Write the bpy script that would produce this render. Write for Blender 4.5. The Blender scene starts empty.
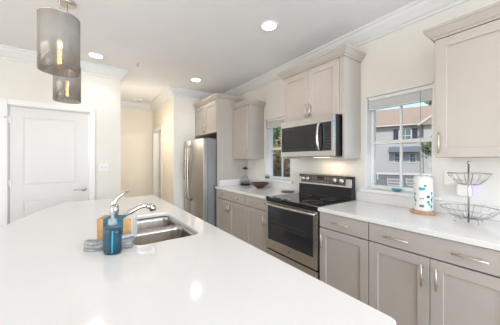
import bpy, bmesh, math, random
from mathutils import Vector, Matrix, noise
random.seed(7)
scene = bpy.context.scene
C = scene.collection
PI = math.pi
HC = 1.355                      # eye height

# ---------------------------------------------------------------- camera
cam_d = bpy.data.cameras.new('camera'); cam = bpy.data.objects.new('camera', cam_d); C.objects.link(cam)
cam.location = (0, 0, HC)
cam.rotation_euler = (PI/2, 0, -math.radians(35.49))
cam_d.sensor_width = 36; cam_d.lens = 230/500*36; cam_d.shift_y = -0.005
cam_d.clip_start = 0.02; cam_d.clip_end = 300
scene.camera = cam

# ---------------------------------------------------------------- world, sun, area lights, exposure
w = bpy.data.worlds.new('world'); scene.world = w; w.use_nodes = True
nt = w.node_tree; nt.nodes.clear()
out = nt.nodes.new('ShaderNodeOutputWorld'); bg = nt.nodes.new('ShaderNodeBackground')
sky = nt.nodes.new('ShaderNodeTexSky'); sky.sky_type = 'NISHITA'; sky.sun_disc = False
sky.sun_elevation = math.radians(50); sky.sun_rotation = math.radians(250); sky.dust_density = 0.6; sky.ozone_density = 1.5
bg.inputs['Strength'].default_value = 0.19
nt.links.new(sky.outputs[0], bg.inputs[0]); nt.links.new(bg.outputs[0], out.inputs[0])

def light(name, kind, loc, rot, energy, color, **kw):
    d = bpy.data.lights.new(name, kind); d.energy = energy; d.color = color
    for k, v in kw.items(): setattr(d, k, v)
    o = bpy.data.objects.new(name, d); C.objects.link(o); o.location = loc; o.rotation_euler = rot
    return o
# sun comes from the left side (-x) and above, so the kitchen itself stays in shade
sd = Vector((0.85, 0.25, -0.95)).normalized()
light('sun', 'SUN', (-6, -2, 9), sd.to_track_quat('-Z', 'Y').to_euler(), 3.2, (1, .95, .87), angle=math.radians(1))
# daylight entering through the two large openings behind and to the left of the viewer
light('daylight_rear_window', 'AREA', (0.7, -3.45, 1.4), (math.radians(108), 0, 0), 118, (.80, .90, 1.0), shape='RECTANGLE', size=2.2, size_y=2.0)
light('daylight_left_window', 'AREA', (-2.95, 0.9, 1.4), (math.radians(118), 0, math.radians(-90)), 42, (1.0, .95, .89), shape='RECTANGLE', size=3.0, size_y=2.0)
vs = scene.view_settings
vs.view_transform = 'Standard'; vs.look = 'None'; vs.gamma = 1; vs.use_curve_mapping = False
vs.exposure = 0.55

# ---------------------------------------------------------------- materials
def principled(name, color, rough=.5, metal=0, spec=.5, noise_amt=0, noise_scale=20, bump=0, bump_scale=200, coat=0, aniso=None, col2=None, stretch=None):
    m = bpy.data.materials.new(name); m.use_nodes = True
    t = m.node_tree; b = t.nodes['Principled BSDF']
    b.inputs['Base Color'].default_value = (*color, 1); b.inputs['Roughness'].default_value = rough
    b.inputs['Metallic'].default_value = metal; b.inputs['Specular IOR Level'].default_value = spec
    b.inputs['Coat Weight'].default_value = coat
    tc = t.nodes.new('ShaderNodeTexCoord'); vec = tc.outputs['Object']
    if stretch:
        mp = t.nodes.new('ShaderNodeMapping'); mp.inputs['Scale'].default_value = stretch
        t.links.new(vec, mp.inputs[0]); vec = mp.outputs[0]
    if noise_amt or col2:
        n = t.nodes.new('ShaderNodeTexNoise'); n.inputs['Scale'].default_value = noise_scale; n.inputs['Detail'].default_value = 4
        t.links.new(vec, n.inputs['Vector'])
        r = t.nodes.new('ShaderNodeValToRGB')
        c2 = col2 or tuple(max(0, c*(1-noise_amt)) for c in color)
        r.color_ramp.elements[0].color = (*c2, 1); r.color_ramp.elements[1].color = (*color, 1)
        r.color_ramp.elements[0].position = .35; r.color_ramp.elements[1].position = .65
        t.links.new(n.outputs[0], r.inputs[0]); t.links.new(r.outputs[0], b.inputs['Base Color'])
    if bump:
        n2 = t.nodes.new('ShaderNodeTexNoise'); n2.inputs['Scale'].default_value = bump_scale
        t.links.new(vec, n2.inputs['Vector'])
        bp = t.nodes.new('ShaderNodeBump'); bp.inputs['Strength'].default_value = bump; bp.inputs['Distance'].default_value = .002
        t.links.new(n2.outputs[0], bp.inputs['Height']); t.links.new(bp.outputs[0], b.inputs['Normal'])
    return m
def emission(name, color, strength):
    m = bpy.data.materials.new(name); m.use_nodes = True; t = m.node_tree; t.nodes.clear()
    o = t.nodes.new('ShaderNodeOutputMaterial'); e = t.nodes.new('ShaderNodeEmission')
    e.inputs[0].default_value = (*color, 1); e.inputs[1].default_value = strength; t.links.new(e.outputs[0], o.inputs[0]); return m
def thin_glass(name, tint=(1, 1, 1), body=None, body_mix=0, rough=.02, ior=1.45, refl=None):
    """thin pane: transparent + fresnel gloss, optionally with a share of a coloured body"""
    m = bpy.data.materials.new(name); m.use_nodes = True; t = m.node_tree; t.nodes.clear()
    o = t.nodes.new('ShaderNodeOutputMaterial'); tr = t.nodes.new('ShaderNodeBsdfTransparent'); tr.inputs[0].default_value = (*tint, 1)
    cur = tr.outputs[0]
    if body:
        df = t.nodes.new('ShaderNodeBsdfDiffuse'); df.inputs[0].default_value = (*body, 1)
        mx = t.nodes.new('ShaderNodeMixShader'); mx.inputs[0].default_value = .5 if isinstance(body_mix, tuple) else body_mix
        if isinstance(body_mix, tuple):
            nz = t.nodes.new('ShaderNodeTexNoise'); nz.inputs['Scale'].default_value = 9; nz.inputs['Detail'].default_value = 6
            mr = t.nodes.new('ShaderNodeMapRange'); mr.inputs[3].default_value, mr.inputs[4].default_value = body_mix
            tc = t.nodes.new('ShaderNodeTexCoord'); t.links.new(tc.outputs['Object'], nz.inputs[0])
            sx = t.nodes.new('ShaderNodeSeparateXYZ'); t.links.new(tc.outputs['Object'], sx.inputs[0])
            zr = t.nodes.new('ShaderNodeMapRange'); zr.inputs[1].default_value = 1.87; zr.inputs[2].default_value = 2.10
            t.links.new(sx.outputs[2], zr.inputs[0])
            ad = t.nodes.new('ShaderNodeMath'); ad.operation = 'MULTIPLY_ADD'; ad.inputs[1].default_value = .5; t.links.new(nz.outputs[0], ad.inputs[0])
            hf = t.nodes.new('ShaderNodeMath'); hf.operation = 'MULTIPLY'; hf.inputs[1].default_value = .6; t.links.new(zr.outputs[0], hf.inputs[0]); t.links.new(hf.outputs[0], ad.inputs[2])
            t.links.new(ad.outputs[0], mr.inputs[0]); t.links.new(mr.outputs[0], mx.inputs[0])
        t.links.new(cur, mx.inputs[1]); t.links.new(df.outputs[0], mx.inputs[2]); cur = mx.outputs[0]
    gl = t.nodes.new('ShaderNodeBsdfGlossy'); gl.inputs['Roughness'].default_value = rough
    m2 = t.nodes.new('ShaderNodeMixShader')
    if refl is None:
        f = t.nodes.new('ShaderNodeFresnel'); f.inputs[0].default_value = ior
        ge = t.nodes.new('ShaderNodeNewGeometry'); mu = t.nodes.new('ShaderNodeMath'); mu.operation = 'SUBTRACT'; mu.use_clamp = True   # only outer faces gloss
        t.links.new(f.outputs[0], mu.inputs[0]); t.links.new(ge.outputs['Backfacing'], mu.inputs[1]); t.links.new(mu.outputs[0], m2.inputs[0])
    else: m2.inputs[0].default_value = refl
    t.links.new(cur, m2.inputs[1]); t.links.new(gl.outputs[0], m2.inputs[2]); t.links.new(m2.outputs[0], o.inputs[0])
    return m

M = {}
M['wall'] = principled('wall_paint', (.81, .785, .74), .85, noise_amt=.02, noise_scale=3, bump=.15, bump_scale=300)
M['hall'] = principled('hall_paint', (.84, .78, .675), .85, noise_amt=.02, noise_scale=3, bump=.15, bump_scale=300)
M['ceil'] = principled('ceiling_paint', (.84, .84, .85), .9, noise_amt=.02, noise_scale=3, bump=.2, bump_scale=250)
M['trim'] = principled('trim_paint', (.86, .86, .86), .4, noise_amt=.01)
M['crown_paint'] = principled('crown_paint', (.78, .78, .78), .5, noise_amt=.01)
M['door'] = principled('door_paint', (.745, .735, .725), .4, noise_amt=.01)
M['cab'] = principled('cabinet_paint', (.50, .452, .412), .38, noise_amt=.02, noise_scale=6)
M['gap'] = principled('gap_shade_and_toe_kick', (.10, .075, .055), .7, noise_amt=.1)  # toe kick brown, also painted as shade into the gaps between fronts
M['quartz'] = principled('white_quartz', (.80, .785, .77), .10, spec=.5, noise_amt=.01, noise_scale=60)
M['steel'] = principled('stainless_steel', (.62, .60, .575), .26, metal=1, noise_amt=.10, noise_scale=6, stretch=(1, .4, 60))
M['steelv'] = principled('stainless_steel_upright_grain', (.48, .465, .45), .36, metal=1, noise_amt=.08, noise_scale=6, stretch=(60, 60, .4))
M['sink'] = principled('sink_steel', (.52, .48, .44), .28, metal=1, noise_amt=.14, noise_scale=5, stretch=(7, 7, .4))  # upright streaks in the colour imitate reflections on the bowl walls
M['grey_side'] = principled('grey_appliance_side', (.30, .31, .32), .42, metal=.5, noise_amt=.05)
M['nickel'] = principled('brushed_nickel', (.66, .60, .53), .42, metal=1, noise_amt=.05)
M['chrome'] = principled('chrome', (.62, .62, .62), .10, metal=1, noise_amt=.02)
M['wire'] = principled('wire_metal', (.50, .48, .45), .30, metal=1, noise_amt=.05)
M['black'] = principled('black_plastic', (.012, .012, .014), .3, noise_amt=.1)
M['blackglass'] = principled('black_glass', (.010, .011, .014), .04, spec=.6, noise_amt=.05)
M['ovenglass'] = principled('oven_glass', (.030, .032, .038), .07, spec=.6, noise_amt=.05)
M['mwglass'] = principled('microwave_mesh_glass', (.022, .022, .023), .15, spec=.45, noise_amt=.3, noise_scale=400)
M['panelgrey'] = principled('control_panel_grey', (.12, .11, .105), .35, metal=.6, noise_amt=.05)
M['knob'] = principled('knob_metal', (.75, .74, .72), .3, metal=.8, noise_amt=.05)
M['print'] = principled('printed_symbols', (.5, .5, .5), .5, noise_amt=.05)
M['plastic'] = principled('white_plastic', (.82, .81, .79), .35, noise_amt=.02)
M['greyplastic'] = principled('grey_plastic', (.42, .41, .40), .35, noise_amt=.02)
M['paper'] = principled('white_paper_wrap', (.83, .81, .79), .6, noise_amt=.03, noise_scale=40)
M['teal'] = principled('teal_print', (.02, .42, .50), .5, noise_amt=.1)
M['navy'] = principled('navy_print', (.01, .09, .17), .5, noise_amt=.1)
M['greyprint'] = principled('grey_print', (.22, .22, .23), .6, noise_amt=.3, noise_scale=600)
M['board'] = principled('light_wood', (.62, .42, .23), .5, col2=(.42, .26, .13), noise_scale=8, stretch=(2, 14, 2))
M['bowl'] = principled('dark_red_wood', (.13, .05, .035), .35, col2=(.05, .02, .015), noise_scale=9, stretch=(1, 1, 6))
M['slate'] = principled('dark_slate', (.10, .11, .12), .3, noise_amt=.3, noise_scale=30)
M['towel'] = principled('grey_towel', (.42, .41, .40), .95, noise_amt=.35, noise_scale=60, bump=.8, bump_scale=350)
M['stripe'] = principled('pale_blue_stripe', (.60, .66, .76), .95, noise_amt=.2, noise_scale=80, bump=.6, bump_scale=350)
M['tan'] = principled('tan_card', (.58, .34, .14), .7, noise_amt=.25, noise_scale=25)
M['bluecard'] = principled('blue_card', (.018, .13, .21), .6, noise_amt=.35, noise_scale=22)
M['whitecard'] = principled('white_card', (.76, .73, .70), .7, noise_amt=.04)
M['clear'] = thin_glass('clear_pane', (.97, .98, .98))
M['clearjar'] = thin_glass('clear_jar_glass', (.90, .92, .92), (.7, .75, .75), .03, .03, ior=1.25)
M['tealjar'] = thin_glass('teal_sea_glass', (.45, .80, .82), (.15, .55, .58), .5, .05)
M['smoke'] = thin_glass('smoked_mercury_glass', (.60, .575, .545), (.57, .54, .50), (.06, .62), .10, refl=.10)
M['plasticclear'] = thin_glass('clear_pump_plastic', (.85, .88, .9), (.75, .8, .82), .28, .08)
M['tube'] = principled('bright_blue_tube', (.03, .36, .52), .3, noise_amt=.05)
M['wicker'] = principled('white_bench_paint', (.38, .37, .35), .6, noise_amt=.1)
M['lens'] = emission('recessed_lens_glow', (1, .93, .82), 14)
M['filament'] = emission('filament_glow', (1, .74, .42), 10)
M['bulb'] = thin_glass('amber_bulb_glass', (1, .86, .62), (.9, .6, .3), .10, .03)
M['violet'] = emission('violet_night_light', (.28, .20, 1), 2.2)
M['display'] = principled('clock_display', (.01, .012, .015), .1, noise_amt=.05)
# outdoors
M['grass'] = principled('grey_paving', (.17, .165, .155), .9, noise_amt=.3, noise_scale=4)
M['leafa'] = principled('leaf_olive', (.22, .27, .07), .6, noise_amt=.5, noise_scale=3)
M['leafb'] = principled('leaf_russet', (.34, .17, .07), .6, noise_amt=.5, noise_scale=3)
M['leafd'] = principled('leaf_dark', (.05, .12, .04), .6, noise_amt=.5, noise_scale=3)
M['bark'] = principled('bark', (.12, .075, .045), .9, noise_amt=.5, noise_scale=12, stretch=(6, 6, 1))
M['siding'] = principled('grey_siding', (.37, .36, .345), .8, noise_amt=.04, noise_scale=2)
M['shingle'] = principled('pink_brown_shingles', (.36, .265, .20), .9, col2=(.27, .19, .14), noise_scale=9, stretch=(1, 1, 4))
M['awning'] = principled('blue_grey_metal_roof', (.12, .135, .165), .6, noise_amt=.1)
M['shutter'] = principled('navy_shutter', (.015, .018, .04), .5, noise_amt=.1)
M['outtrim'] = principled('outside_white_trim', (.50, .49, .47), .6, noise_amt=.02)
M['houseglass'] = principled('house_window_glass', (.06, .09, .09), .05, spec=.8, noise_amt=.2)
M['fence'] = principled('grey_fence', (.15, .148, .15), .8, noise_amt=.1)
def translucent(name, color, amt):
    m = principled(name, color, .6); t = m.node_tree; b = t.nodes['Principled BSDF']; o = t.nodes['Material Output']
    tl = t.nodes.new('ShaderNodeBsdfTranslucent'); tl.inputs[0].default_value = (*color, 1); mx = t.nodes.new('ShaderNodeMixShader'); mx.inputs[0].default_value = amt
    t.links.new(b.outputs[0], mx.inputs[1]); t.links.new(tl.outputs[0], mx.inputs[2]); t.links.new(mx.outputs[0], o.inputs[0]); return m
M['blind'] = translucent('white_vinyl_slats', (.88, .89, .90), .3)
def plank_floor():
    m = principled('oak_plank_floor', (.45, .31, .20), .3)
    t = m.node_tree; b = t.nodes['Principled BSDF']
    tc = t.nodes.new('ShaderNodeTexCoord'); mp = t.nodes.new('ShaderNodeMapping'); mp.inputs['Rotation'].default_value = (0, 0, PI/2)
    br = t.nodes.new('ShaderNodeTexBrick'); br.inputs['Scale'].default_value = 1; br.inputs['Brick Width'].default_value = 1.2; br.inputs['Row Height'].default_value = .16
    br.inputs['Mortar Size'].default_value = .002; br.inputs['Color1'].default_value = (.56, .47, .38, 1); br.inputs['Color2'].default_value = (.48, .40, .32, 1); br.inputs['Mortar'].default_value = (.12, .08, .05, 1)
    t.links.new(tc.outputs['Object'], mp.inputs[0]); t.links.new(mp.outputs[0], br.inputs[0]); t.links.new(br.outputs[0], b.inputs['Base Color'])
    return m
M['floor'] = plank_floor()

# ---------------------------------------------------------------- mesh helpers
class MB:
    def __init__(s): s.v = []; s.f = []; s.sm = []
    def add(s, vs, fs, smooth=False):
        n = len(s.v); s.v += [Vector(p) for p in vs]; s.f += [tuple(i+n for i in f) for f in fs]; s.sm += [smooth]*len(fs); return s
    def box(s, x0, x1, y0, y1, z0, z1):
        x0, x1 = sorted((x0, x1)); y0, y1 = sorted((y0, y1)); z0, z1 = sorted((z0, z1))
        vs = [(x0,y0,z0),(x1,y0,z0),(x1,y1,z0),(x0,y1,z0),(x0,y0,z1),(x1,y0,z1),(x1,y1,z1),(x0,y1,z1)]
        return s.add(vs, [(0,3,2,1),(4,5,6,7),(0,1,5,4),(1,2,6,5),(2,3,7,6),(3,0,4,7)])
    def prism(s, poly, axis, a, b):
        """extrude a 2D polygon along an axis: x -> poly is (y,z); y -> (x,z); z -> (x,y)"""
        def P(p, t): return {'x': (t, p[0], p[1]), 'y': (p[0], t, p[1]), 'z': (p[0], p[1], t)}[axis]
        n = len(poly); vs = [P(p, a) for p in poly] + [P(p, b) for p in poly]
        return s.add(vs, [tuple(range(n))[::-1], tuple(range(n, 2*n))] + [(i, (i+1) % n, n+(i+1) % n, n+i) for i in range(n)])
    def lathe(s, prof, cx=0, cy=0, z0=0, seg=24, sx=1, sy=1, closed=False, rotz=0):
        vs = []; fs = []; n = len(prof)
        for k in range(seg):
            a = 2*PI*k/seg
            for r, z in prof:
                x, y = r*math.cos(a)*sx, r*math.sin(a)*sy
                vs.append((cx+x*math.cos(rotz)-y*math.sin(rotz), cy+x*math.sin(rotz)+y*math.cos(rotz), z0+z))
        for k in range(seg):
            k2 = (k+1) % seg
            for i in range(n if closed else n-1):
                j = (i+1) % n
                fs.append((k*n+i, k2*n+i, k2*n+j, k*n+j))
        return s.add(vs, fs, True)
    def tube(s, pts, r, seg=10, caps=True, closed=False):
        pts = [Vector(p) for p in pts]; n = len(pts)
        rr = r if isinstance(r, (list, tuple)) else [r]*n
        tg = []
        for i in range(n):
            if closed: t = pts[(i+1) % n]-pts[i-1]
            else: t = pts[min(i+1, n-1)]-pts[max(i-1, 0)]
            tg.append(t.normalized())
        up = Vector((0, 0, 1)) if abs(tg[0].z) < .9 else Vector((1, 0, 0))
        u = tg[0].cross(up).normalized(); vs = []; fs = []
        for i in range(n):
            u = (u-tg[i]*u.dot(tg[i])).normalized(); v = tg[i].cross(u)
            for k in range(seg):
                a = 2*PI*k/seg; vs.append(pts[i]+(u*math.cos(a)+v*math.sin(a))*rr[i])
        for i in range(n if closed else n-1):
            j = (i+1) % n
            for k in range(seg):
                k2 = (k+1) % seg; fs.append((i*seg+k, i*seg+k2, j*seg+k2, j*seg+k))
        if caps and not closed:
            fs.append(tuple(range(seg))[::-1]); fs.append(tuple((n-1)*seg+k for k in range(seg)))
        return s.add(vs, fs, True)
    def cyl(s, p0, p1, r, seg=16): return s.tube([p0, p1], r, seg)
    def ball(s, c, r, sx=1, sy=1, sz=1, seg=16, rings=10):
        prof = [(max(1e-4, r*math.sin(PI*i/rings)), -r*sz*math.cos(PI*i/rings)) for i in range(rings+1)]
        return s.lathe(prof, c[0], c[1], c[2], seg, sx, sy)
    def sweep(s, path, prof, closed=False):
        """sweep a (offset, z) profile along a horizontal path with mitred corners; offset goes to the left of travel"""
        n = len(path); P = [Vector((p[0], p[1])) for p in path]; vs = []; fs = []; k = len(prof)
        for i in range(n):
            d1 = (P[i]-P[i-1]).normalized() if (i > 0 or closed) else None
            d2 = (P[(i+1) % n]-P[i]).normalized() if (i < n-1 or closed) else None
            if d1 is None: d1 = d2
            if d2 is None: d2 = d1
            n1 = Vector((-d1.y, d1.x)); n2 = Vector((-d2.y, d2.x)); m = (n1+n2).normalized(); m = m/max(.2, m.dot(n1))
            for o, z in prof: q = P[i]+m*o; vs.append((q.x, q.y, z))
        for i in range(n if closed else n-1):
            j = (i+1) % n
            for a in range(k):
                b = (a+1) % k; fs.append((i*k+a, j*k+a, j*k+b, i*k+b))
        if not closed: fs.append(tuple(range(k))); fs.append(tuple((n-1)*k+a for a in range(k))[::-1])
        return s.add(vs, fs)
    def build(s, name, mat, parent=None, bevel=0, seg=2, loc=None, rot=0):
        base = Vector((0, 0, 0)); p = parent
        while p: base += p.location; p = p.parent
        if loc is not None: base = Vector(loc)
        me = bpy.data.meshes.new(name); me.from_pydata([tuple(v-base) for v in s.v], [], s.f)
        for i, pl in enumerate(me.polygons): pl.use_smooth = s.sm[i]
        bm = bmesh.new(); bm.from_mesh(me); bmesh.ops.recalc_face_normals(bm, faces=bm.faces); bm.to_mesh(me); bm.free()
        me.materials.append(mat if not isinstance(mat, str) else M[mat])
        o = bpy.data.objects.new(name, me); C.objects.link(o)
        if parent: o.parent = parent
        elif loc is not None: o.location = loc
        if bevel:
            b = o.modifiers.new('bevel', 'BEVEL'); b.width = bevel; b.segments = seg; b.limit_method = 'ANGLE'; b.angle_limit = math.radians(40)
        return o

def tag(o, label=None, cat=None, group=None, kind=None):
    if label: o['label'] = label
    if cat: o['category'] = cat
    if group: o['group'] = group
    if kind: o['kind'] = kind
    return o
def thing(name, loc, label, cat, group=None):
    o = bpy.data.objects.new(name, None); C.objects.link(o); o.location = loc; o.empty_display_size = .05
    return tag(o, label, cat, group)
def struct(name, mb, mat, parent=None, **k):
    o = mb.build(name, mat, parent, **k)
    if not parent: o['kind'] = 'structure'
    return o
def sroot(name, loc):
    o = bpy.data.objects.new(name, None); C.objects.link(o); o.location = loc; o.empty_display_size = .05; o['kind'] = 'structure'; return o
def copy_tree(o, parent=None):
    c = o.copy(); C.objects.link(c); c.parent = parent
    for ch in [x for x in bpy.data.objects if x.parent == o]: copy_tree(ch, c)
    return c
def slab2d(name, outer, holes, z0, z1, mat, parent=None, bevel=.003):
    """flat slab with holes made from a filled 2D curve, turned into a mesh"""
    cu = bpy.data.curves.new(name, 'CURVE'); cu.dimensions = '2D'; cu.fill_mode = 'BOTH'
    cu.extrude = (z1-z0)/2-bevel; cu.bevel_depth = bevel; cu.bevel_resolution = 1; cu.offset = -bevel
    for loop in [outer]+holes:
        sp = cu.splines.new('POLY'); sp.points.add(len(loop)-1); sp.use_cyclic_u = True
        for p, q in zip(sp.points, loop): p.co = (q[0], q[1], 0, 1)
    tmp = bpy.data.objects.new('tmp', cu); C.objects.link(tmp)
    bpy.context.view_layer.update(); dg = bpy.context.evaluated_depsgraph_get()
    me = bpy.data.meshes.new_from_object(tmp.evaluated_get(dg)); me.name = name
    bpy.data.objects.remove(tmp)
    base = Vector((0, 0, 0)); p = parent
    while p: base += p.location; p = p.parent
    me.transform(Matrix.Translation(Vector((0, 0, (z0+z1)/2))-base))
    me.materials.clear(); me.materials.append(M[mat])
    o = bpy.data.objects.new(name, me); C.objects.link(o); o.parent = parent
    return o
def rrect(x0, x1, y0, y1, r, n=6):
    pts = []
    for cx, cy, a0 in ((x1-r, y0+r, -PI/2), (x1-r, y1-r, 0), (x0+r, y1-r, PI/2), (x0+r, y0+r, PI)):
        for i in range(n+1):
            a = a0+PI/2*i/n; pts.append((cx+r*math.cos(a), cy+r*math.sin(a)))
    return pts

# ================================================================ SETTING
XW = 2.43      # window wall
YD = 4.07      # wall with the white door
CZ = 2.74
XH, YH, XC, YN = 1.377, 6.2, .436, 4.46
YB, XL = -3.5, -3.0
# floor / ceiling
struct('floor', MB().box(XL-.15, 3.4, YB-.15, 6.35, -.12, 0), 'floor')
struct('ceiling', MB().box(XL-.15, 3.4, YB-.15, 6.35, CZ, CZ+.12), 'ceil')
WT = .16
W1 = (.69, 1.284); W2 = (2.385, 2.977); WZ0, WZ1 = 1.04, 2.03
wr = MB()
x0, x1 = XW, XW+WT
wr.box(x0, x1, YB, W1[0], 0, CZ).box(x0, x1, W1[1], W2[0], 0, CZ).box(x0, x1, W2[1], YN+.12, 0, CZ)
for a, b in (W1, W2): wr.box(x0, x1, a, b, 0, WZ0).box(x0, x1, a, b, WZ1, CZ)
struct('wall_right', wr, 'wall')
struct('wall_niche', MB().box(XH, XW, YN, YN+.12, 0, CZ), 'wall')
# hall wall with a doorway
DH = (5.32, 6.08)
hw = MB().box(XH, XH+.12, YN+.12, DH[0], 0, CZ).box(XH, XH+.12, DH[1], YH, 0, CZ).box(XH, XH+.12, DH[0], DH[1], 2.05, CZ)
struct('wall_hall_right', hw, 'hall')
struct('wall_hall_back', MB().box(XC-.12, 3.4, YH, YH+.12, 0, CZ), 'hall')
struct('wall_hall_left', MB().box(XC-.12, XC, YD+.12, YH, 0, CZ), 'hall')
struct('wall_side_room', MB().box(3.28, 3.4, YN+.12, YH, 0, CZ).box(XW+WT, 3.28, YN, YN+.12, 0, CZ), 'hall')
DX = (-.78, .03)
dw = MB().box(XL, DX[0]-.02, YD, YD+.12, 0, CZ).box(DX[1]+.02, XC, YD, YD+.12, 0, CZ).box(DX[0]-.02, DX[1]+.02, YD, YD+.12, 2.05, CZ)
struct('wall_back', dw, 'wall')
lw = MB().box(XL-.12, XL, YB, -.6, 0, CZ).box(XL-.12, XL, 2.4, YD+.12, 0, CZ).box(XL-.12, XL, -.6, 2.4, 2.5, CZ).box(XL-.12, XL, -.6, 2.4, 0, .5)
struct('wall_left', lw, 'wall')
fw = MB().box(XL, -1.5, YB-.12, YB, 0, CZ).box(1.9, XW+WT, YB-.12, YB, 0, CZ).box(-1.5, 1.9, YB-.12, YB, 2.5, CZ).box(-1.5, 1.9, YB-.12, YB, 0, .4)
struct('wall_front', fw, 'wall')
# crown moulding round the room (offset to the left of travel = into the room)
crown = [(0, 2.60), (.012, 2.60), (.016, 2.622), (.03, 2.632), (.05, 2.66), (.075, 2.69), (.085, 2.712), (.10, 2.718), (.10, CZ), (0, CZ)]
struct('trim_1', MB().sweep([(XW, YB), (XW, YN), (XH, YN), (XH, YH), (XC, YH), (XC, YD), (XL, YD), (XL, YB)], crown, True), 'crown_paint')
base_prof = [(0, 0), (.014, 0), (.014, .10), (.008, .115), (0, .12)]
struct('baseboard_hall', MB().sweep([(XH, YN), (XH, DH[0]-.09)], base_prof).sweep([(XH, DH[1]+.07), (XH, YH), (XC, YH), (XC, YD), (DX[1]+.09, YD)], base_prof), 'trim')
struct('baseboard_left', MB().sweep([(DX[0]-.09, YD), (XL, YD), (XL, YB)], base_prof), 'trim')

# ---- white two-panel door in wall_back
dr = sroot('door_1', (DX[0], YD, 0))
x0, x1 = DX; y0 = YD+.012
slab = MB()
PX0, PX1 = x0+.13, x1-.13
pan = [(.25, .83), (1.024, 1.907)]
slab.box(x0, PX0, y0, y0+.04, .008, 2.03).box(PX1, x1, y0, y0+.04, .008, 2.03)
slab.box(PX0, PX1, y0, y0+.04, .008, pan[0][0]).box(PX0, PX1, y0, y0+.04, pan[0][1], pan[1][0]).box(PX0, PX1, y0, y0+.04, pan[1][1], 2.03)
slab.build('door_slab', 'door', dr)
for a, b in pan:
    p = MB(); p.box(PX0, PX1, y0+.010, y0+.03, a, b)
    i = .035
    vs = []
    for (e, yy) in ((0, y0+.007), (.010, y0+.007), (i, y0+.002)):
        vs += [(PX0+e, yy, a+e), (PX1-e, yy, a+e), (PX1-e, yy, b-e), (PX0+e, yy, b-e)]
    fs = [(k, (k+1) % 4, 4+(k+1) % 4, 4+k) for k in range(4)]+[(4+k, 4+(k+1) % 4, 8+(k+1) % 4, 8+k) for k in range(4)]+[(8, 9, 10, 11)]
    p.add(vs, fs); p.build('door_panel', 'door', dr)
cas = MB()
cw = .068
for a, b, c, d in ((x0-.012-cw, x0-.012, 0, 2.045+cw), (x1+.012, x1+.012+cw, 0, 2.045+cw), (x0-.012, x1+.012, 2.045, 2.045+cw)):
    cas.box(a, b, YD-.018, YD, c, d)
cas.build('door_casing', 'trim', dr, bevel=.005)
MB().box(x0-.02, x0-.004, YD, YD+.11, 0, 2.045).box(x1+.004, x1+.02, YD, YD+.11, 0, 2.045).box(x0-.02, x1+.02, YD, YD+.11, 2.034, 2.05).build('door_jamb', 'trim', dr)
hd = MB().lathe([(.0001, -.0), (.033, 0), (.033, .01), (.026, .016), (.0001, .016)], 0, 0, 0, 20)
for v in hd.v: v.x, v.y, v.z = v.x+x1-.055, YD+.012-v.z, v.y+.94
hx = x1-.055
hd.tube([(hx, YD, .94), (hx, YD-.035, .94), (hx-.02, YD-.045, .94), (hx-.115, YD-.042, .937)], [.011, .011, .010, .007])
hd.build('door_handle', 'nickel', dr)
for z in (.25, 1.06, 1.86):
    MB().cyl((x0-.006, YD-.004, z-.045), (x0-.006, YD-.004, z+.045), .007).box(x0-.02, x0+.02, YD+.002, YD+.013, z-.045, z+.045).build('hinge', 'trim', dr)
MB().cyl((x0-.03, YD-.02, 1.885), (x0-.012, YD-.012, 1.885), .005).ball((x0-.035, YD-.022, 1.885), .009).build('door_stop', 'nickel', dr)

# ---- doorway in the hall (open), with casing
dd = sroot('door_2', (XH, DH[0], 0))
cs = MB()
for xx0, xx1 in ((XH-.016, XH), (XH+.12, XH+.136)):
    for a, b, c, d in ((DH[0]-.07, DH[0], 0, 2.12), (DH[1], DH[1]+.07, 0, 2.12), (DH[0], DH[1], 2.05, 2.12)): cs.box(xx0, xx1, a, b, c, d)
cs.build('door_casing', 'trim', dd, bevel=.004)
MB().box(XH-.001, XH+.121, DH[0]-.001, DH[0]+.014, 0, 2.05).box(XH-.001, XH+.121, DH[1]-.014, DH[1]+.001, 0, 2.05).box(XH-.001, XH+.121, DH[0], DH[1], 2.036, 2.051).build('door_jamb', 'trim', dd)
dl = MB().box(XH+.135, XH+.172, 0, .74, .01, 2.03)
for v in dl.v:      # leaf swung open into the side room
    dx, dy = v.x-(XH+.135), v.y; a = math.radians(62)
    v.x, v.y = XH+.135+dx*math.cos(a)+dy*math.sin(a), DH[1]-.02-(dy*math.cos(a)-dx*math.sin(a))
dl.build('door_slab', 'door', dd)

# ---- windows
def window(n, y0, y1, left_first=True):
    r = sroot('window_%d' % n, (XW, (y0+y1)/2, WZ0))
    fx0, fx1 = XW+.085, XW+.145
    z0, z1 = WZ0, WZ1
    gz0, gz1, gm = 1.088, 1.935, 1.54
    lining = MB().box(XW+.001, XW+WT, y0, y0+.012, z0, z1).box(XW+.001, XW+WT, y1-.012, y1, z0, z1).box(XW+.001, XW+WT, y0, y1, z1-.012, z1)
    lining.build('window_lining', 'trim', r)
    fr = MB().box(fx0, fx1, y0+.012, y0+.042, z0, z1-.012).box(fx0, fx1, y1-.042, y1-.012, z0, z1-.012).box(fx0, fx1, y0+.042, y1-.042, z0+.01, gz0).box(fx0, fx1, y0+.042, y1-.042, gz1, z1-.012)
    fr.build('window_frame', 'trim', r, bevel=.003)
    ym = (y0+y1)/2
    MB().box(fx0+.012, fx1-.012, y0+.042, y1-.042, gm-.018, gm+.018).build('meeting_rail', 'trim', r, bevel=.003)
    MB().box(fx0+.02, fx1-.015, ym-.010, ym+.010, gz0, gm-.018).box(fx0+.02, fx1-.015, ym-.010, ym+.010, gm+.018, gz1).build('muntin', 'trim', r, bevel=.002)
    MB().box(fx0+.028, fx0+.032, y0+.042, y1-.042, gz0, gz1).build('pane', 'clear', r)
    MB().box(XW-.035, XW+.0005, y0-.05, y1+.05, z0-.022, z0+.008).box(XW, fx0, y0, y1, z0-.022, z0+.008).build('window_sill', 'trim', r, bevel=.004)
    return r
window(1, *W1); window(2, *W2)
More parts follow.
